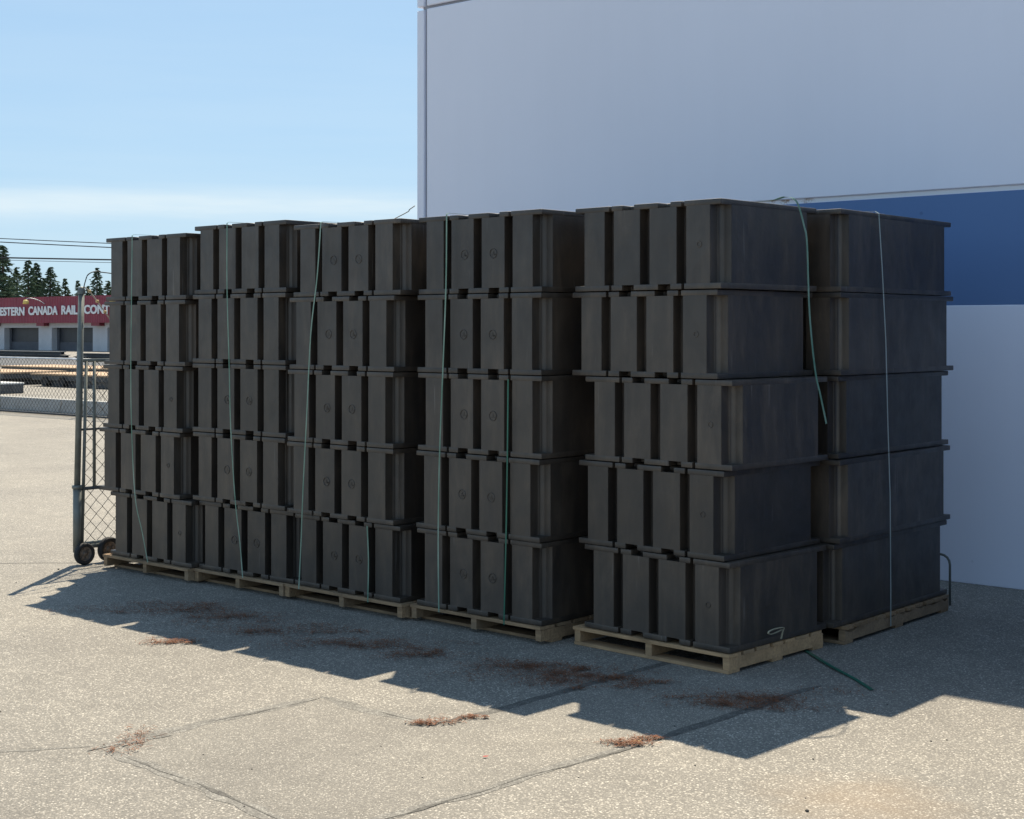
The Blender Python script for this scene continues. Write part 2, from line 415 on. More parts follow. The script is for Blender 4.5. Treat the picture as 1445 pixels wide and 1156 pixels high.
# ------------------------------------------------------------------ dock floats (black plastic boxes)
W_, H_ = .955, .449
RIM = .030
PROF = [.071, (.216, .281), (.247, .264), (.340, .422), (.466, .531), (.588, .671), (.714, .777), (.745, .763), .932]
def soft(me, a=32):
    for p in me.polygons: p.use_smooth = len(p.vertices) <= 8
    me.set_sharp_from_angle(angle=R(a))
def float_meshes(D, key):
    W = W_; fx = lambda f: (f - .5) * W           # local origin: centre of front edge, bottom
    b = .088; gd = .058
    def notch_right(xa, xb, y_in, y_end):         # stepped, filleted corner channel from (xa,0) to (xb,y_in)
        out = [(xa, 0), (xa + .004, y_in - .030)]
        for k in range(0, 10):
            t = k / 9 * math.pi / 2
            out.append((xa + .006 + .026 * (1 - math.cos(t)), y_in - .028 + .026 * math.sin(t)))
        return out + [(xb, y_in + .004)]
    R_ = fx(1) - .0012
    xr = fx(PROF[8])
    def groove(f0, f1):
        x0, x1 = fx(f0), fx(f1)
        return [(x0, 0), (x0 + .004, gd), (x1 - .006, gd), (x1, 0)]
    front = []
    corner = notch_right(xr, R_, b, None)
    left = [(-x, y) for x, y in corner][::-1]
    front += left
    for i in (1, 4, 6): front += groove(*PROF[i])
    front += corner
    yc = D / 2
    back = [(-x, D - y) for x, y in front]
    bm = bmesh.new(); prism(bm, front + back, RIM - .001, H_ - RIM + .001); normals(bm)
    bm.normal_update()
    ed = [e for e in bm.edges if abs(e.verts[0].co.z - e.verts[1].co.z) > .1 and e.calc_face_angle(0) > R(35)]
    bmesh.ops.bevel(bm, geom=ed, offset=.005, segments=2, affect='EDGES', clamp_overlap=True)
    # draft and mould bow: side walls sink very slightly toward mid height
    me_b = bpy.data.meshes.new('float_body' + key); bm.to_mesh(me_b); bm.free(); soft(me_b)
    # rims: full footprint with slits and square notches front and back
    def slit(f, dp):
        return [(fx(f[0]), 0), (fx(f[0]), dp), (fx(f[1]), dp), (fx(f[1]), 0)]
    fr = [(fx(0), 0)] + slit(PROF[2], gd) + slit(PROF[3], .075) + slit(PROF[5], .075) + slit(PROF[7], gd) + [(fx(1), 0)]
    bk = [(-x, D - y) for x, y in fr]
    rims = []
    for z0, z1 in ((0.0015, RIM), (H_ - RIM, H_ - .0015)):
        bm = bmesh.new(); prism(bm, fr + bk, z0, z1); normals(bm); bevel(bm, .005 if z0 > .1 else .0028, 2)
        me = bpy.data.meshes.new('float_rim' + key); bm.to_mesh(me); bm.free(); soft(me, 50); rims.append(me)
    return me_b, rims[0], rims[1]
def stamp_mesh():
    bm = bmesh.new(); n = 26; rng = random.Random(4)
    def ring(r, w):
        rs = []
        for rr_, y in ((r - w, 0.001), (r - w * .4, -.0034), (r + w * .4, -.0034), (r + w, .001)):
            rs.append([bm.verts.new((math.cos(2 * math.pi * k / n) * rr_, y, math.sin(2 * math.pi * k / n) * rr_)) for k in range(n)])
        for i in range(3):
            for k in range(n): bm.faces.new((rs[i][k], rs[i][(k + 1) % n], rs[i + 1][(k + 1) % n], rs[i + 1][k]))
    ring(.026, .0032)
    for k in range(9):                     # worn raised blobs inside the ring
        a, q = rng.uniform(0, 6.28), rng.uniform(.003, .017); x, z = math.cos(a) * q, math.sin(a) * q; s = rng.uniform(.0015, .0035)
        box(bm, x - s * 1.5, x + s * 1.5, -.0016, .001, z - s, z + s)
    normals(bm)
    me = bpy.data.meshes.new('float_stamp'); bm.to_mesh(me); bm.free(); return me
def plug_mesh():
    bm = bmesh.new()
    lathe(bm, [(.001, .017), (-.003, .0155), (-.003, .0115), (.0005, .010), (.0005, .0001)], 20, 'Y'); normals(bm)
    me = bpy.data.meshes.new('float_plug'); bm.to_mesh(me); bm.free(); return me
FM = float_meshes(.875, '_square'); FR = float_meshes(1.385, '_long'); STAMP = stamp_mesh(); PLUG = plug_mesh()
for me in (*FM, *FR, STAMP, PLUG): me.materials.append(MATS['black_plastic'])
def dock_float(x, y, z, rz, label, kind, marks, group, sz=1.0):
    t = thing('dock_float', label, 'dock float', (x, y, z), rz, group)
    t.scale = (1, 1, sz)
    ms = FM if kind == 'square' else FR
    link(ms[0], 'body', None, t); link(ms[1], 'bottom_rim', None, t); link(ms[2], 'top_rim', None, t)
    if marks == 'ring':
        for f in (.39, .625): link(STAMP, 'moulded_stamp', None, t, loc=((f - .5) * W_, 0, H_ * .49))
    elif marks == 'plug':
        link(PLUG, 'plug', None, t, loc=((.862 - .5) * W_, 0, H_ * .5))
    return t

COLS = ['first', 'second', 'third', 'fourth', 'fifth']
ROWS = ['top', 'second from top', 'middle', 'fourth from top', 'bottom']
#        front Y, rotation, centres of the five boxes from the top down, scale, marks, pallet x-range
STK = [(-.112, -.8, [-4.672, -4.682, -4.712, -4.742, -4.618], 1.0, ['', '', 'plug', 'plug', 'plug'], (-5.142, -4.15)),
       (-.090, -.6, [-3.668, -3.674, -3.678, -3.676, -3.632], 1.018, ['', '', 'ring', 'ring', 'ring'], (-4.142, -3.23)),
       (-.098, -1.0, [-2.655, -2.695, -2.703, -2.712, -2.668], 1.0, ['ring'] * 5, (-3.222, -2.165)),
       (-.070, -1.5, [-1.606, -1.606, -1.602, -1.608, -1.612], 1.0, ['ring'] * 5, (-2.137, -1.134)),
       (.030, -3.3, [-.522, -.552, -.463, -.508, -.478], 1.0, ['plug'] * 5, (-1.017, 0.0))]
PH = .100
rj = random.Random(21)
order = {0: 'leftmost front stack, beside the chain-link gate', 1: 'second front stack from the gate', 2: 'third front stack from the gate',
         3: 'fourth front stack from the gate', 4: 'rightmost front stack'}
order = {0: 'the leftmost front stack', 1: 'the second front stack from left', 2: 'the third front stack from left',
         3: 'the fourth front stack from left', 4: 'the rightmost front stack'}
rown = {0: 'topmost', 1: 'second from top', 2: 'middle', 3: 'second from bottom', 4: 'bottom'}
for s, (fy, rot, xs, sz, marks, px) in enumerate(STK):
    for r_, x in enumerate(xs):
        z = PH + (4 - r_) * .4505 * sz
        a = R(rot + rj.uniform(-.55, .55))
        yy = fy + rj.uniform(-.010, .010) + (.012 if r_ == 4 else 0)
        dock_float(x, yy, z, a, 'ribbed black plastic dock float, %s of %s' % (rown[r_], order[s]), 'square', marks[r_], 'black dock floats stacked in the front row', sz)
for r_, (dx, dy) in enumerate(((.0, .0), (.005, -.005), (-.015, .0), (.01, -.03), (-.012, -.05))):
    z = PH + (4 - r_) * .4505
    dock_float(.10 - W_ / 2 + dx, .955 + dy, z, R(-.4 + rj.uniform(-.5, .5)), 'long black plastic dock float, %s of the rear stack near the wall' % rown[r_], 'long', '', 'black dock floats in the rear stack')

# ------------------------------------------------------------------ pallets
def rough_board(bm, x0, x1, y0, y1, z0, z1, along, rng, jag=0.0, n=10):
    """board with slightly uneven long edges"""
    L0, L1 = (x0, x1) if along == 'x' else (y0, y1); rings = []
    for i in range(n + 1):
        t = L0 + (L1 - L0) * i / n
        j = [rng.uniform(-.0012, .0012) for _ in range(4)]
        top = z1 - (rng.random() ** 2 * jag if i % 3 else rng.random() * jag * .4)
        if along == 'x': c = [(t, y0 + j[0], z0), (t, y1 + j[1], z0), (t, y1 + j[2], top), (t, y0 + j[3], top)]
        else: c = [(x0 + j[0], t, z0), (x1 + j[1], t, z0), (x1 + j[2], t, top), (x0 + j[3], t, top)]
        rings.append([bm.verts.new(p) for p in c])
    for i in range(n):
        for k in range(4): bm.faces.new((rings[i][k], rings[i][(k + 1) % 4], rings[i + 1][(k + 1) % 4], rings[i + 1][k]))
    bm.faces.new(rings[0][::-1]); bm.faces.new(rings[-1]); normals(bm)
def pallet(x0, x1, y, depth, rot, label, mat, jag, front_bottom, rng, group='wooden pallets under the stacks'):
    w = x1 - x0
    t = thing('pallet', label, 'pallet', (x1, y, 0), rot, group)
    for sx_ in (-w, -w / 2 - .02, -.040):
        bm = bmesh.new(); rough_board(bm, sx_, sx_ + .040, .006, depth - .006, .019, PH - .020, 'y', rng, jag, 30); finish(bm, 'stringer', mat, t)
    yb = 0; k = 0
    while yb < depth - .05:
        bw = rng.choice((.092, .098, .12))
        if yb + bw > depth: bw = depth - yb
        bm = bmesh.new(); rough_board(bm, -w - rng.uniform(0, .008), rng.uniform(-.003, .008), yb, yb + bw, PH - .0195, PH - rng.uniform(.001, .003), 'x', rng, .001, 12); finish(bm, 'deck_board', mat, t)
        yb += bw + rng.uniform(.014, .028); k += 1
    for yb in ([0] if front_bottom else [.09]) + [depth / 2 - .05, depth - .1]:
        bm = bmesh.new(); rough_board(bm, -w + .002, -.002, yb, yb + .095, .002, .0185, 'x', rng, .001, 12); finish(bm, 'bottom_board', mat, t)
    return t
rp = random.Random(5)
for s, (fy, rot, xs, sz, marks, px) in enumerate(STK):
    y = (-.138, -.098, -.106, -.083, 0.0)[s]
    pallet(px[0], px[1], y, .86, R((-.6, -.5, -1.0, -1.5, -3.3)[s]),
           ('weathered wooden pallet under %s' % order[s]) if s < 4 else 'tan wooden pallet with bright side board under the rightmost front stack',
           'pallet_wood' if s == 4 else 'old_wood', .003 if s == 4 else .004, s == 4, rp)
pallet(-.85, .105, .99, 1.29, R(-.4), 'long brown pallet with jagged rough-edged side board under the rear stack', 'old_wood', .020, True, rp)

# ------------------------------------------------------------------ straps
def strap(label, pts, y, mat='green_strap', w=.0095, over=None, group='green plastic straps around the stacks', back=None):
    """pts: (x, z) down the front at depth y; over: depth of the run across the top before the front"""
    P = [(x, y, z) for x, z in spline_xz(pts)]
    if over:
        x0, z0 = pts[0]
        P = [(x0 - .01, y + over, .12), (x0 - .01, y + over, 1.2), (x0 - .005, y + over - .004, z0 + .004), (x0, y + over - .02, z0 + .010), (x0, y + over * .5, z0 + .012), (x0, y + .014, z0 + .008)] + P
    bm = bmesh.new(); ribbon(bm, P, (1, .02, 0), w, .0012)
    return tag(finish(bm, 'strap', mat), label, 'strap', group)
def spline_xz(pts): return [(p.x, p.z) for p in spline([(x, 0, z) for x, z in pts], 5)]
strap('green strap bending sideways over the leftmost front stack', [(-4.758, 2.352), (-4.766, 1.922), (-4.774, 1.453), (-4.766, 1.034), (-4.724, .544), (-4.642, .305), (-4.576, .10)], -.150, over=.91)
strap('green strap down the second front stack from left', [(-3.747, 2.392), (-3.747, 1.963), (-3.725, 1.469), (-3.71, 1.078), (-3.667, .62), (-3.616, .326), (-3.588, .10)], -.125, over=.91)
strap('green strap slanting left down the third front stack from left', [(-2.837, 2.352), (-2.87, 2.026), (-2.928, 1.678), (-2.967, 1.153), (-3.0, .714), (-3.02, .361), (-3.04, .09)], -.128, over=.91)
strap('short green strap at the foot of the third front stack', [(-2.432, .535), (-2.42, .335), (-2.426, .082)], -.126)
strap('long green strap left on the fourth front stack', [(-1.809, 2.352), (-1.814, 1.961), (-1.836, 1.519), (-1.864, .993), (-1.875, .508), (-1.87, .09)], -.100, over=.9)
strap('dark green strap right on the fourth front stack', [(-1.342, 1.42), (-1.342, 1.39), (-1.347, 1.022), (-1.357, .556), (-1.372, .085)], -.108, mat='dark_green_strap')
# loose strap end on the right-hand side of the rightmost front stack
P = [(-.52, .45, 2.356), (-.2, .40, 2.357), (-.03, .44, 2.364), (.015, .52, 2.385), (.05, .575, 2.362), (.062, .631, 2.237), (.066, .653, 2.145), (.072, .668, 1.793), (.10, .675, 1.496), (.118, .705, 1.346), (.13, .742, 1.206)]
bm = bmesh.new(); ribbon(bm, spline(P, 5), (.15, 1, 0), .013, .0012)
tag(finish(bm, 'strap', 'green_strap'), 'loose dangling green strap end on the side of the rightmost front stack', 'strap', 'green plastic straps around the stacks')
P = [(-.86, 1.36, .15), (-.868, 1.36, 1.3), (-.862, 1.356, 2.352), (-.4, 1.352, 2.360), (.098, 1.351, 2.359), (.122, 1.352, 2.345)] + [(.126, y, z) for y, z in ((1.385, 2.036), (1.428, 1.641), (1.454, 1.163), (1.481, .763), (1.489, .244), (1.489, .03))]
bm = bmesh.new(); ribbon(bm, P, (0, 1, 0), .010, .0012)
tag(finish(bm, 'strap', 'pale_strap'), 'thin pale strap down the side of the rear stack', 'strap', 'green plastic straps around the stacks')
bm = bmesh.new(); ribbon(bm, spline([(.02, .72, .006), (.092, .653, .007), (.30, .47, .010), (.52, .31, .006), (.682, .166, .006)], 5), (.6, .8, 0), .020, .0015)
tag(finish(bm, 'strap', 'dark_green_strap'), 'dark green strap lying on the shaded asphalt', 'strap')
# curled scrap stuck to the side of the lowest box
bm = bmesh.new(); X = .075
ribbon(bm, spline([(X, .375, .128), (X + .004, .383, .165), (X + .006, .388, .184), (X + .004, .32, .190), (X, .262, .186), (X, .250, .174), (X + .002, .29, .168), (X + .004, .372, .176)], 5), (1, 0, 0), .008, .0035)
tag(finish(bm, 'scrap', 'weathered_scrap'), 'small pale curled scrap at the foot of the rightmost front stack', 'scrap')

# ------------------------------------------------------------------ steel hoop by the wall
bm = bmesh.new()
hp = [(.045, 2.45, 0), (.045, 2.45, .25)] + [(.045 - .06 * (1 - math.cos(t)), 2.45, .25 + .06 * math.sin(t)) for t in (.4, .8, 1.2, 1.57)] + [(-.25, 2.45, .31), (-.31, 2.45, .25), (-.31, 2.45, 0)]
tube(bm, hp, .0075, 10); normals(bm)
tag(finish(bm, 'steel_hoop', 'galvanized', smooth=True), 'bent steel pipe hoop standing behind the rear stack', 'pipe hoop')

# ------------------------------------------------------------------ rolling chain-link gate
def chainlink(bm, L, z0, z1, p, r, origin, dirv, sides=3):
    """interlocked zig-zag wires filling L x (z1-z0)"""
    nw = int(L / p); nz_ = int((z1 - z0) / (p))
    d = Vector(dirv); nn = Vector((d.y, -d.x, 0))
    for i in range(nw):
        pts = []
        for k in range(nz_ + 1):
            u = (i + (.5 if ((k + i) % 2) else -.5) * 1.06 + .5) * p
            u = min(max(u, 0), L)
            pts.append(Vector(origin) + d * u + nn * (.0022 if k % 2 else -.0022) + Vector((0, 0, z0 + (z1 - z0) * k / nz_)))
        tube(bm, pts, r, sides, False)
GX = -5.41
gate = thing('rolling_gate', 'galvanized chain-link rolling gate on two wheels left of the stacks', 'gate', (GX, -.165, 0))
def gp(name, mat, fn, smooth=True, parent=None):
    bm = bmesh.new(); fn(bm); normals(bm); return finish(bm, name, mat, parent or gate, smooth)
gp('post', 'galvanized', lambda b: (tube(b, [(0, 0, .09), (0, 0, .56)], .030, 14), tube(b, [(0, 0, .56), (.0, .035, 1.97)], .0225, 14)))
gp('post_cap', 'galvanized', lambda b: lathe(b, [(1.955, .028), (1.985, .028), (2.005, .021), (2.012, .0001)], 14, 'Z', (0, .036, 0)))
gp('post_collar', 'galvanized', lambda b: lathe(b, [(.550, .030), (.550, .037), (.574, .037), (.574, .022)], 14, 'Z'))
LG = 2.75
for a, z0, z1, dy in ((.040, .14, 1.475, .036), (.142, .54, 1.475, 0), (1.42, .14, 1.475, 0), (LG, .14, 1.475, 0)):
    gp('upright', 'galvanized', lambda b: tube(b, [(0, a, z0), (0, a + dy, z1)], .012, 8))
for z in (1.475, .974, .545, .145):
    gp('rail', 'galvanized' if z > 1 or z < .2 else 'dark_steel', lambda b: tube(b, [(0, .0, z), (0, LG, z)], .013 if z != .974 else .008, 8))
o = gp('chain_link', 'wire', lambda b: chainlink(b, LG - .07, .15, 1.47, .050, .0032, (0, .06, 0), (0, 1, 0)), False); o['kind'] = 'stuff'
gp('carrier', 'galvanized', lambda b: (tube(b, [(0, -.02, .125), (0, .30, .125)], .020, 8), tube(b, [(-.03, .035, .082), (.05, .035, .082)], .012, 8), tube(b, [(-.03, .255, .088), (.05, .255, .088)], .012, 8), tube(b, [(.0, .10, .11), (.0, .13, .15), (.0, .16, .15), (0, .19, .11)], .012, 6)))
for yy, rad in ((.030, .080), (.235, .090)):
    wx = .052
    wheel = gp('wheel', 'rim_paint', lambda b: lathe(b, [(wx + .004, .0001), (wx + .004, rad * .22), (wx - .004, rad * .24), (wx - .006, rad * .52), (wx + .008, rad * .58), (wx + .008, rad * .66), (wx - .03, rad * .66)], 24, 'X', (0, yy, rad)))
    gp('tyre', 'rubber', lambda b: lathe(b, [(wx - .028, rad * .62), (wx - .030, rad * .85), (wx - .020, rad * .98), (wx - .004, rad), (wx + .010, rad * .97), (wx + .018, rad * .85), (wx + .014, rad * .64), (wx - .028, rad * .62)], 28, 'X', (0, yy, rad)), True, wheel)
    for k in range(5):
        t = k * 2 * math.pi / 5 + .3
        gp('spoke', 'rim_paint', lambda b: box(b, wx - .006, wx + .004, yy + math.cos(t) * rad * .4 - .010, yy + math.cos(t) * rad * .4 + .010, rad + math.sin(t) * rad * .4 - .010, rad + math.sin(t) * rad * .4 + .010), False, wheel)
# cable from the post up to the corner of the warehouse
bm = bmesh.new()
cz = [(-.125, 2.00), (-.107, 2.06), (-.089, 2.096), (-.048, 2.118), (.012, 2.125), (.066, 2.116), (.6, 2.10), (1.6, 2.25), (2.6, 2.52), (3.152, 2.731), (3.224, 2.775), (3.29, 2.812)]
tube(bm, spline([(-5.39, y, z) for y, z in cz], 4), .0042, 6); normals(bm)
tag(finish(bm, 'cable', 'black_cable', smooth=True), 'thin dark cable looping from the gate post toward the warehouse corner', 'cable')
rope = thing('tie_rope', 'pale rope with yellow clips sloping down from the gate post', 'rope', (-5.41, -.11, 2.0))
def rp_(b): tube(b, [(0, 0, .012), (0, .046, -.021), (0, .111, -.093), (0, .177, -.17), (0, .24, -.25)], .0042, 6)
gp('cord', 'rope', rp_, True, rope)
for y, z in ((.046, -.021), (.111, -.093), (.177, -.17)):
    gp('clip', 'clip_yellow', lambda b: (box(b, -.010, .010, y - .010, y + .012, z - .011, z + .009), bevel(b, .004)), False, rope)

# ------------------------------------------------------------------ far fence with concrete kerb
FY = 10.0; FX0, FX1 = -36.0, -12.0
fence = thing('chain_link_fence', 'low chain-link fence with a pale top rail across the yard', 'fence', (FX0, FY, 0))
fp = lambda name, mat, fn, smooth=True: gp(name, mat, fn, smooth, fence)
LF = FX1 - FX0
fp('top_rail', 'cap_metal', lambda b: tube(b, [(0, 0, 1.12), (LF, 0, 1.12)], .022, 8))
fp('bottom_rail', 'dark_steel', lambda b: tube(b, [(0, -.02, .03), (LF, -.02, .03)], .022, 8))
for k in range(9): fp('fence_post', 'galvanized', lambda b: tube(b, [(LF * k / 8, 0, 0), (LF * k / 8, 0, 1.12)], .026, 8))
o = fp('chain_link', 'wire', lambda b: chainlink(b, LF, .05, 1.10, .060, .0042, (0, 0, 0), (1, 0, 0)), False); o['kind'] = 'stuff'
for x0, x1, lab in ((-36.0, -22.66, 'long low concrete barrier behind the fence at the left edge'), (-22.62, -10.0, 'long low concrete barrier running behind the gate post')):
    bm = bmesh.new(); prism(bm, [(0, 0), (x1 - x0, 0), (x1 - x0, .34), (0, .34)], 0, .27)
    for v in bm.verts:
        if v.co.z > .2: v.co.y = .06 if v.co.y < .1 else .28
    normals(bm); bevel(bm, .012, 2)
    tag(finish(bm, 'concrete_barrier', 'concrete', loc=(x0, FY + .55, 0)), lab, 'barrier', 'concrete barriers in a line', 'thing')

# ------------------------------------------------------------------ low flatbeds behind the fence
def flatbed(x0, x1, y, depth, zt, label):
    t = thing('flatbed_trailer', label, 'trailer', (x0, y, 0), 0, 'low flatbeds parked behind the fence'); L = x1 - x0
    n = 6
    for k in range(n):
        bm = bmesh.new(); box(bm, -.05, L + .05, depth * k / n + .006, depth * (k + 1) / n - .006, zt - .045, zt); finish(bm, 'deck_board', 'deck_tan', t)
    bm = bmesh.new(); box(bm, 0, L, .03, depth - .03, zt - .20, zt - .047); bevel(bm, .01); finish(bm, 'chassis', 'dark_steel', t)
    bm = bmesh.new(); box(bm, L * .06, L * .94, .12, depth - .12, .02, zt - .2); finish(bm, 'skirt', 'dark_steel', t)
    for u in (.12, .26, .74, .88):
        bm = bmesh.new(); lathe(bm, [(.0, .0001), (0, .10), (-.02, .13), (-.02, .15), (.10, .15), (.12, .12), (.12, .0001)], 16, 'Y', (L * u, -.02, .15)); normals(bm); finish(bm, 'wheel', 'rubber', t)
    return t
flatbed(-36.0, -29.5, 18.0, 2.2, .385, 'low flatbed with a tan deck, half hidden behind the gate post')
flatbed(-44.5, -36.9, 17.6, 2.2, .40, 'low flatbed with a tan deck at the left edge of the photo')
flatbed(-44.6, -37.2, 22.0, 2.2, .40, 'low tan flatbed standing behind the other two flatbeds')
bx = thing('storage_box', 'low black box with a pale lid at the left edge', 'box', (-34.85, 14.5, 0))
gp('body', 'dark_steel', lambda b: (box(b, 0, 3.3, 0, .6, 0, .24), bevel(b, .015)), False, bx)
gp('lid', 'pale_lid', lambda b: (box(b, -.03, 3.28, -.03, .63, .243, .29), bevel(b, .01)), False, bx)
for k, (x0, x1, y, z) in enumerate(((-92, -71.5, 41.6, .40), (-69.5, -58, 41.0, .36), (-66.2, -55, 44.6, .52))):
    t = thing('beam_stack', ('long stack of dark steel beams across the far road', 'stack of dark beams beyond the gate post', 'upper stack of dark beams partly hidden by the boxes')[k], 'beam stack', (x0, y, 0), 0, 'steel beams stored across the road')
    for j in range(4):
        L = x1 - x0
        def ib(b, j=j):
            zb = .02 + z / 2 * (j // 2); yb = .35 * (j % 2); hh = z / 2 - .02
            box(b, j * .15, L - j * .22, yb, yb + .28, zb, zb + .03); box(b, j * .15, L - j * .22, yb + .12, yb + .16, zb + .032, zb + hh - .032); box(b, j * .15, L - j * .22, yb, yb + .28, zb + hh - .03, zb + hh)
        gp('beam', 'dark_steel', ib, False, t)

# ------------------------------------------------------------------ far commercial building with maroon fascia
BY = 60.0; BX0, BX1 = -150.0, -62.0
fb = thing('commercial_building', 'low pale commercial building with maroon fascia and white lettering across the road', 'building', (BX0, BY, 0))
def bp(name, mat, x0, x1, y0, y1, z0, z1, parent=None):
    bm = bmesh.new(); box(bm, x0 - BX0, x1 - BX0, y0 - BY, y1 - BY, z0, z1); return finish(bm, name, mat, parent or fb)
bays = [(-117.8, -111.65), (-109.39, -104.12), (-102.18, -96.37), (-94.4, -88.8), (-86.8, -81.2)]
ZT = 1.84
bp('wall_header', 'pale_stucco', BX0, BX1, BY, BY + .5, ZT, 2.25)
xs = [BX0] + [v for b in bays for v in b] + [BX1]
for k in range(0, len(xs), 2): bp('pillar', 'pale_stucco', xs[k], xs[k + 1], BY, BY + .5, 0, ZT)
for (a, b) in bays:
    d = bp('bay_door', 'grey_door', a, b, BY + .55, BY + .65, 0, .66)
    bp('glazing', 'dark_door', a, b, BY + .58, BY + .65, .662, ZT, d)
    bp('door_frame', 'grey_door', a + .0, a + .30, BY + .502, BY + .548, 0, ZT, d)
bp('rear_block', 'pale_stucco', BX0, BX1, BY + 1.02, BY + 26, 0, 3.6)
bp('soffit', 'pale_stucco', BX0, BX1, BY - .3, BY + 1.02, 2.252, 2.30)
bm = bmesh.new(); box(bm, 0, BX1 - BX0, -.55, .4, 2.22, 4.34); finish(bm, 'fascia', 'maroon_metal', fb)
for x in (-110.5, -103.1, -95.3, -87.8): bp('bracket', 'maroon_trim', x - .55, x + .55, BY - .5, BY - .02, 1.98, 2.218)
def word(txt, x0, x1, z0, z1):
    cu = bpy.data.curves.new('lettering', 'FONT'); cu.body = txt; cu.extrude = .03; cu.offset = .034; cu.size = 1; cu.resolution_u = 3
    tmp = bpy.data.objects.new('lettering_tmp', cu); col.objects.link(tmp)
    dg = bpy.context.evaluated_depsgraph_get(); dg.update()
    me = bpy.data.meshes.new_from_object(tmp.evaluated_get(dg)); bpy.data.objects.remove(tmp)
    X = [v.co.x for v in me.vertices]; Y = [v.co.y for v in me.vertices]
    ax, bx_, ay, by_ = min(X), max(X), min(Y), max(Y)
    for v in me.vertices:
        x = (v.co.x - ax) / (bx_ - ax) * (x1 - x0) + x0; z = (v.co.y - ay) / (by_ - ay) * (z1 - z0) + z0
        v.co = (x - BX0, -.60 - v.co.z, z)
    me.materials.clear(); link(me, 'lettering', 'letter_white', fb)
word('WESTERN', -110.25, -105.25, 2.83, 3.55); word('CANADA', -104.65, -100.35, 2.86, 3.58); word('RAIL', -99.8, -97.55, 2.88, 3.60); word('CONTR', -96.65, -92.4, 2.90, 3.62)
for x in (-102.9, -90.9, -114.9):
    lamp = gp('gooseneck_lamp', 'lamp_yellow', lambda b: lathe(b, [(0, .07), (-.02, .15), (-.12, .21), (-.34, .24), (-.34, .20), (-.1, .07)], 14, 'Z', (x - BX0, -1.9, 4.08)), True, fb)
    gp('lamp_arm', 'cap_metal', lambda b: tube(b, spline([(x - BX0 + .6, -.55, 3.75), (x - BX0 + .4, -1.0, 4.05), (x - BX0 + .15, -1.6, 4.22), (x - BX0, -1.9, 4.10)], 4), .035, 6), True, lamp)

# ------------------------------------------------------------------ conifers
def conifer_meshes(seed, h, rbase, dens):
    rng = random.Random(seed); bm = bmesh.new()
    nlev = int(h * 3.8)
    for i in range(nlev):
        f = i / nlev; z = h * (.08 + .92 * f)
        rad = rbase * (1 - f) ** 1.0 * rng.uniform(.65, 1.15) + .08
        nb = max(4, int(dens * (1 - f * .55)))
        for k in range(nb):
            if rng.random() < .14: continue
            a = rng.uniform(0, 6.283); L = rad * rng.uniform(.55, 1.15); droop = rng.uniform(.05, .38) - f * .25
            d = Vector((math.cos(a), math.sin(a), 0)); side = Vector((-d.y, d.x, 0))
            ns = max(3, int(L * 3.2))
            for s in range(ns):
                u = (s + rng.random()) / ns
                if u < .12: continue
                p = d * (L * u) + Vector((0, 0, z - droop * L * u * u + rng.uniform(-.10, .10)))
                for q in (-1, 1):
                    ln = L * .30 * (1.15 - u) + .24
                    tip = p + (d * .75 + side * q * rng.uniform(.5, 1.1)).normalized() * ln + Vector((0, 0, rng.uniform(-.22, .08)))
                    wv = Vector((rng.uniform(-.1, .1), rng.uniform(-.1, .1), rng.uniform(.12, .26)))
                    bm.faces.new([bm.verts.new(x) for x in (p - wv * .5, tip, p + wv * .6)])
                tip = p + d * (.34 + L * .1) + Vector((0, 0, rng.uniform(-.1, .1)))
                bm.faces.new([bm.verts.new(x) for x in (p - side * .13, tip, p + side * .13)])
    tp = bm.verts.new((0, 0, h * 1.04))
    me = bpy.data.meshes.new('conifer_crown'); bm.to_mesh(me); bm.free()
    bm = bmesh.new(); tube(bm, [(0, 0, 0), (0, 0, h * .5), (0, 0, h * .97)], [h * .020 + .05, h * .012 + .03, .02], 8); normals(bm)
    mt = bpy.data.meshes.new('conifer_trunk'); bm.to_mesh(mt); bm.free()
    mt.materials.append(MATS['bark'])
    return me, mt
TM = [conifer_meshes(3, 11, 3.0, 11), conifer_meshes(8, 11, 2.3, 10), conifer_meshes(15, 11, 3.6, 13)]
TM2 = []
for c, t_ in TM:
    c2 = c.copy(); c.materials.append(MATS['fir_dark']); c2.materials.append(MATS['fir_light']); TM2.append((c2, t_))
A_ = R(49.3); D1 = Vector((math.sin(A_), -math.cos(A_))); D2 = Vector((math.cos(A_), math.sin(A_)))
def ground_at(px, dist):
    """ground point seen in image column px at the given depth"""
    o = Vector((1.06616, 7.25185)); c = Vector(((px - 722.5) / 2080 * dist, dist)) - o
    return c.dot(D1), c.dot(D2)
TR = [(4, 150, 340, 2, 0, 'tall dark conifer cut by the left edge'), (-16, 158, 352, 0, 0, 'dark conifer beyond the left edge tree'),
      (24, 172, 372, 0, 1, 'dark conifer just right of the tall left-edge tree'), (40, 168, 362, 2, 0, 'broad dark conifer above the first word of the sign'),
      (52, 176, 366, 1, 0, 'narrow dark conifer in the middle of the left clump'), (71, 170, 372, 2, 0, 'dark broad conifer at the right of the left clump'),
      (92, 185, 389, 1, 1, 'small pale conifer right of the clump'), (110, 190, 392, 1, 1, 'slim small conifer left of the gate post'),
      (137, 178, 373, 0, 0, 'conifer framed by the cable loop'), (152, 182, 392, 0, 1, 'pale conifer touching the leftmost stack'),
      (14, 186, 388, 1, 1, 'pale conifer behind the tall left-edge tree'), (60, 188, 388, 0, 1, 'pale low conifer between the dark clump trees'),
      (124, 195, 400, 1, 1, 'low pale conifer behind the gate post'), (82, 194, 398, 0, 1, 'low pale conifer filling the gap right of clump')]
rt = random.Random(9)
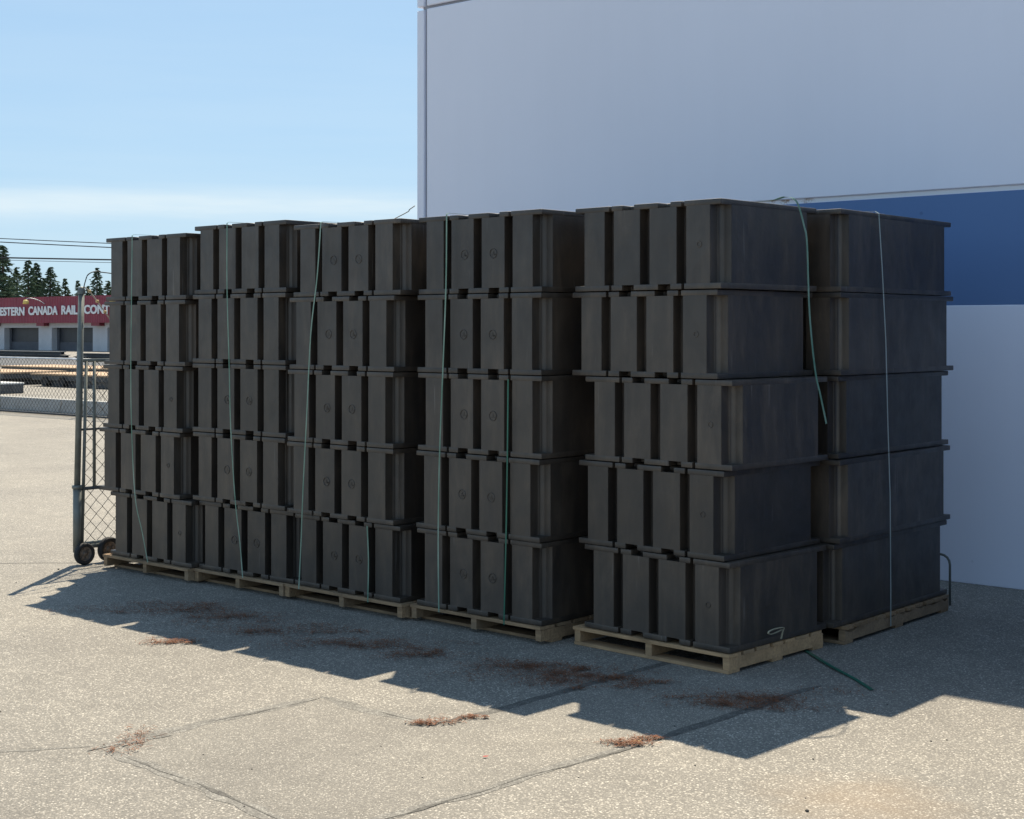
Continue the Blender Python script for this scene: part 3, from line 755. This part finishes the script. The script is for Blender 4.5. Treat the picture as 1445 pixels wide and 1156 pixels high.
for i, (px, dist, ytop, kind, light, label) in enumerate(TR):
    x, y = ground_at(px, dist); hgt = 1.7 + (465 - ytop) / 2080 * dist
    c, t_ = (TM2 if light else TM)[kind]
    t = thing('conifer_tree', label, 'tree', (x, y, 0), rt.uniform(0, 6), 'conifers behind the far building')
    s = hgt / 11.4; wd = s * rt.uniform(1.25, 1.6); t.scale = (wd, wd, s)
    link(c, 'crown', None, t); link(t_, 'trunk', None, t)

# ------------------------------------------------------------------ overhead wires and their poles
pA = ground_at(-420, 112); pB = ground_at(900, 96)
for p, lab in ((pA, 'wooden utility pole beyond the left edge'), (pB, 'wooden utility pole behind the warehouse')):
    t = thing('utility_pole', lab, 'utility pole', (p[0], p[1], 0))
    gp('pole', 'bark', lambda b: tube(b, [(0, 0, 0), (0, 0, 9.6)], [.17, .11], 10), True, t)
    gp('crossarm', 'bark', lambda b: box(b, -1.1, 1.1, -.06, .06, 8.6, 8.75), False, t)
for y0, y1, r_, lab in ((336.5, 342.8, .030, 'topmost thin overhead wire left of the stacks'), (341.5, 348.5, .036, 'second overhead wire left of the stacks'), (363.5, 366, .055, 'thick lower overhead wire left of the stacks'), (366.8, 370, .018, 'faint lowest overhead wire left of the stacks')):
    # straight image slope -> heights at both poles, with a little sag
    def zz(px, dist): return 1.7 + (465 - (y0 + (y1 - y0) * px / 150)) / 2080 * dist
    a = Vector((pA[0], pA[1], zz(-420, 112))); b = Vector((pB[0], pB[1], zz(900, 96)))
    P = [a.lerp(b, k / 24) - Vector((0, 0, .25 * 4 * (k / 24) * (1 - k / 24) - .22)) for k in range(25)]
    bm = bmesh.new(); tube(bm, P, r_, 5); normals(bm)
    tag(finish(bm, 'overhead_wire', 'black_cable'), lab, 'wire', 'overhead wires')

# ------------------------------------------------------------------ litter on the ground
def litter(name, cx, cy, lx, ly, n, mat, label, seed, ang=.71, size=(.014, .044)):
    rng = random.Random(seed); bm = bmesh.new(); ca, sa = math.cos(ang), math.sin(ang)
    cl = [(rng.gauss(0, .75), rng.gauss(0, .7), rng.uniform(.10, .62)) for _ in range(22)]
    for _ in range(n):
        c = rng.choice(cl); u = (c[0] + rng.gauss(0, c[2])) * lx; w = (c[1] + rng.gauss(0, c[2])) * ly
        x, y = cx + u * ca - w * sa, cy + u * sa + w * ca
        t = rng.uniform(0, 6.28); L = rng.uniform(*size); wd = rng.uniform(.0009, .0017); z = rng.uniform(.005, .014)
        d = Vector((math.cos(t), math.sin(t), rng.uniform(-.12, .12))) * L / 2; s = Vector((-math.sin(t), math.cos(t), 0)) * wd
        if rng.random() < .10: L = rng.uniform(.006, .014); wd = L * rng.uniform(.2, .45); z = .006
        p = Vector((x, y, z)); bend = Vector((-math.sin(t), math.cos(t), 0)) * rng.uniform(-.006, .006)
        v = [bm.verts.new(q) for q in (p - d - s, p + bend - s * 1.2 + Vector((0, 0, .003)), p + d - s * .3, p + d + s * .3, p + bend + s * 1.2 + Vector((0, 0, .003)), p - d + s)]
        bm.faces.new((v[0], v[1], v[4], v[5])); bm.faces.new((v[1], v[2], v[3], v[4]))
    return tag(finish(bm, name, mat), label, 'needle litter', kind='stuff')
LIT = [(-3.50, -.72, .24, .10, 1100, 'brown pine needles in the shade before the leftmost stack'), (-3.02, -.70, .22, .10, 700, 'brown pine needles in the shade before the second stack'),
       (-2.50, -.70, .20, .10, 800, 'dark pine needle patch before the third stack'), (-1.90, -.70, .20, .09, 900, 'dark pine needle patch before the third pallet end'),
       (-1.45, -.66, .13, .08, 500, 'small needle patch before the fourth pallet'), (-.80, -.53, .18, .11, 1300, 'needle patch before the gap between the fourth and rightmost stacks'),
       (-.42, -.52, .19, .09, 1100, 'needle patch on the dark seam in the shade'), (.36, -.37, .20, .07, 1200, 'needle patch right of the rightmost pallet'),
       (-2.72, -1.36, .085, .045, 420, 'orange needles in the sun at the shadow edge'), (-.49, -1.60, .06, .03, 220, 'orange needles on the seam left of the shadow'),
       (-.43, -1.43, .045, .025, 120, 'few orange needles near the seam at the shadow edge'), (.335, -1.31, .065, .03, 260, 'orange needles on the right seam in the sun'),
       (.375, -1.19, .05, .02, 140, 'orange needles where the seam enters the shadow'), (-1.235, -2.62, .05, .12, 160, 'twigs and needles in the crumbled pavement corner')]
for i, (x, y, a, b, n, lab) in enumerate(LIT): litter('pine_needle_litter', x, y, a * (1.25 if i < 8 else 1), b * (1.3 if i < 8 else 1), int(n * (1.15 if i < 8 else 1)), 'needle', lab, 100 + i)
rng = random.Random(77); bm = bmesh.new()
for k in range(80):                       # loose grit and little stones
    x, y = rng.uniform(-6, 3), rng.uniform(-3.4, .2); s = rng.uniform(.002, .0045) if k > 5 else rng.uniform(.006, .008)
    vv = bmesh.ops.create_icosphere(bm, subdivisions=1, radius=s)['verts']
    for v in vv: v.co = Vector((v.co.x * rng.uniform(.8, 1.5), v.co.y, v.co.z * .7)) + Vector((x, y, s * .45))
tag(finish(bm, 'grit', 'pebble'), 'loose dark grit scattered over the asphalt', 'grit', kind='stuff')
def leaf(x, y, mat, label, s):
    bm = bmesh.new(); P = [(-1, 0, .1), (-.4, .45, .35), (.3, .4, .25), (1, 0, .5), (.3, -.4, .1), (-.4, -.45, .2)]
    c = bm.verts.new((0, 0, .02)); vs_ = [bm.verts.new((a * s, b * s, c_ * s * .6 + .006)) for a, b, c_ in P]
    c.co = (0, 0, .008)
    for i in range(6): bm.faces.new((c, vs_[i], vs_[(i + 1) % 6]))
    o = finish(bm, 'fallen_leaf', mat, loc=(x, y, 0)); o.rotation_euler = (0, 0, 1); return tag(o, label, 'leaf')
leaf(.03, -1.83, 'leaf_red', 'tiny red leaf on the sunlit asphalt', .014)
leaf(.36, -1.27, 'leaf_yellow', 'small yellow leaf on the needles by the right seam', .022)
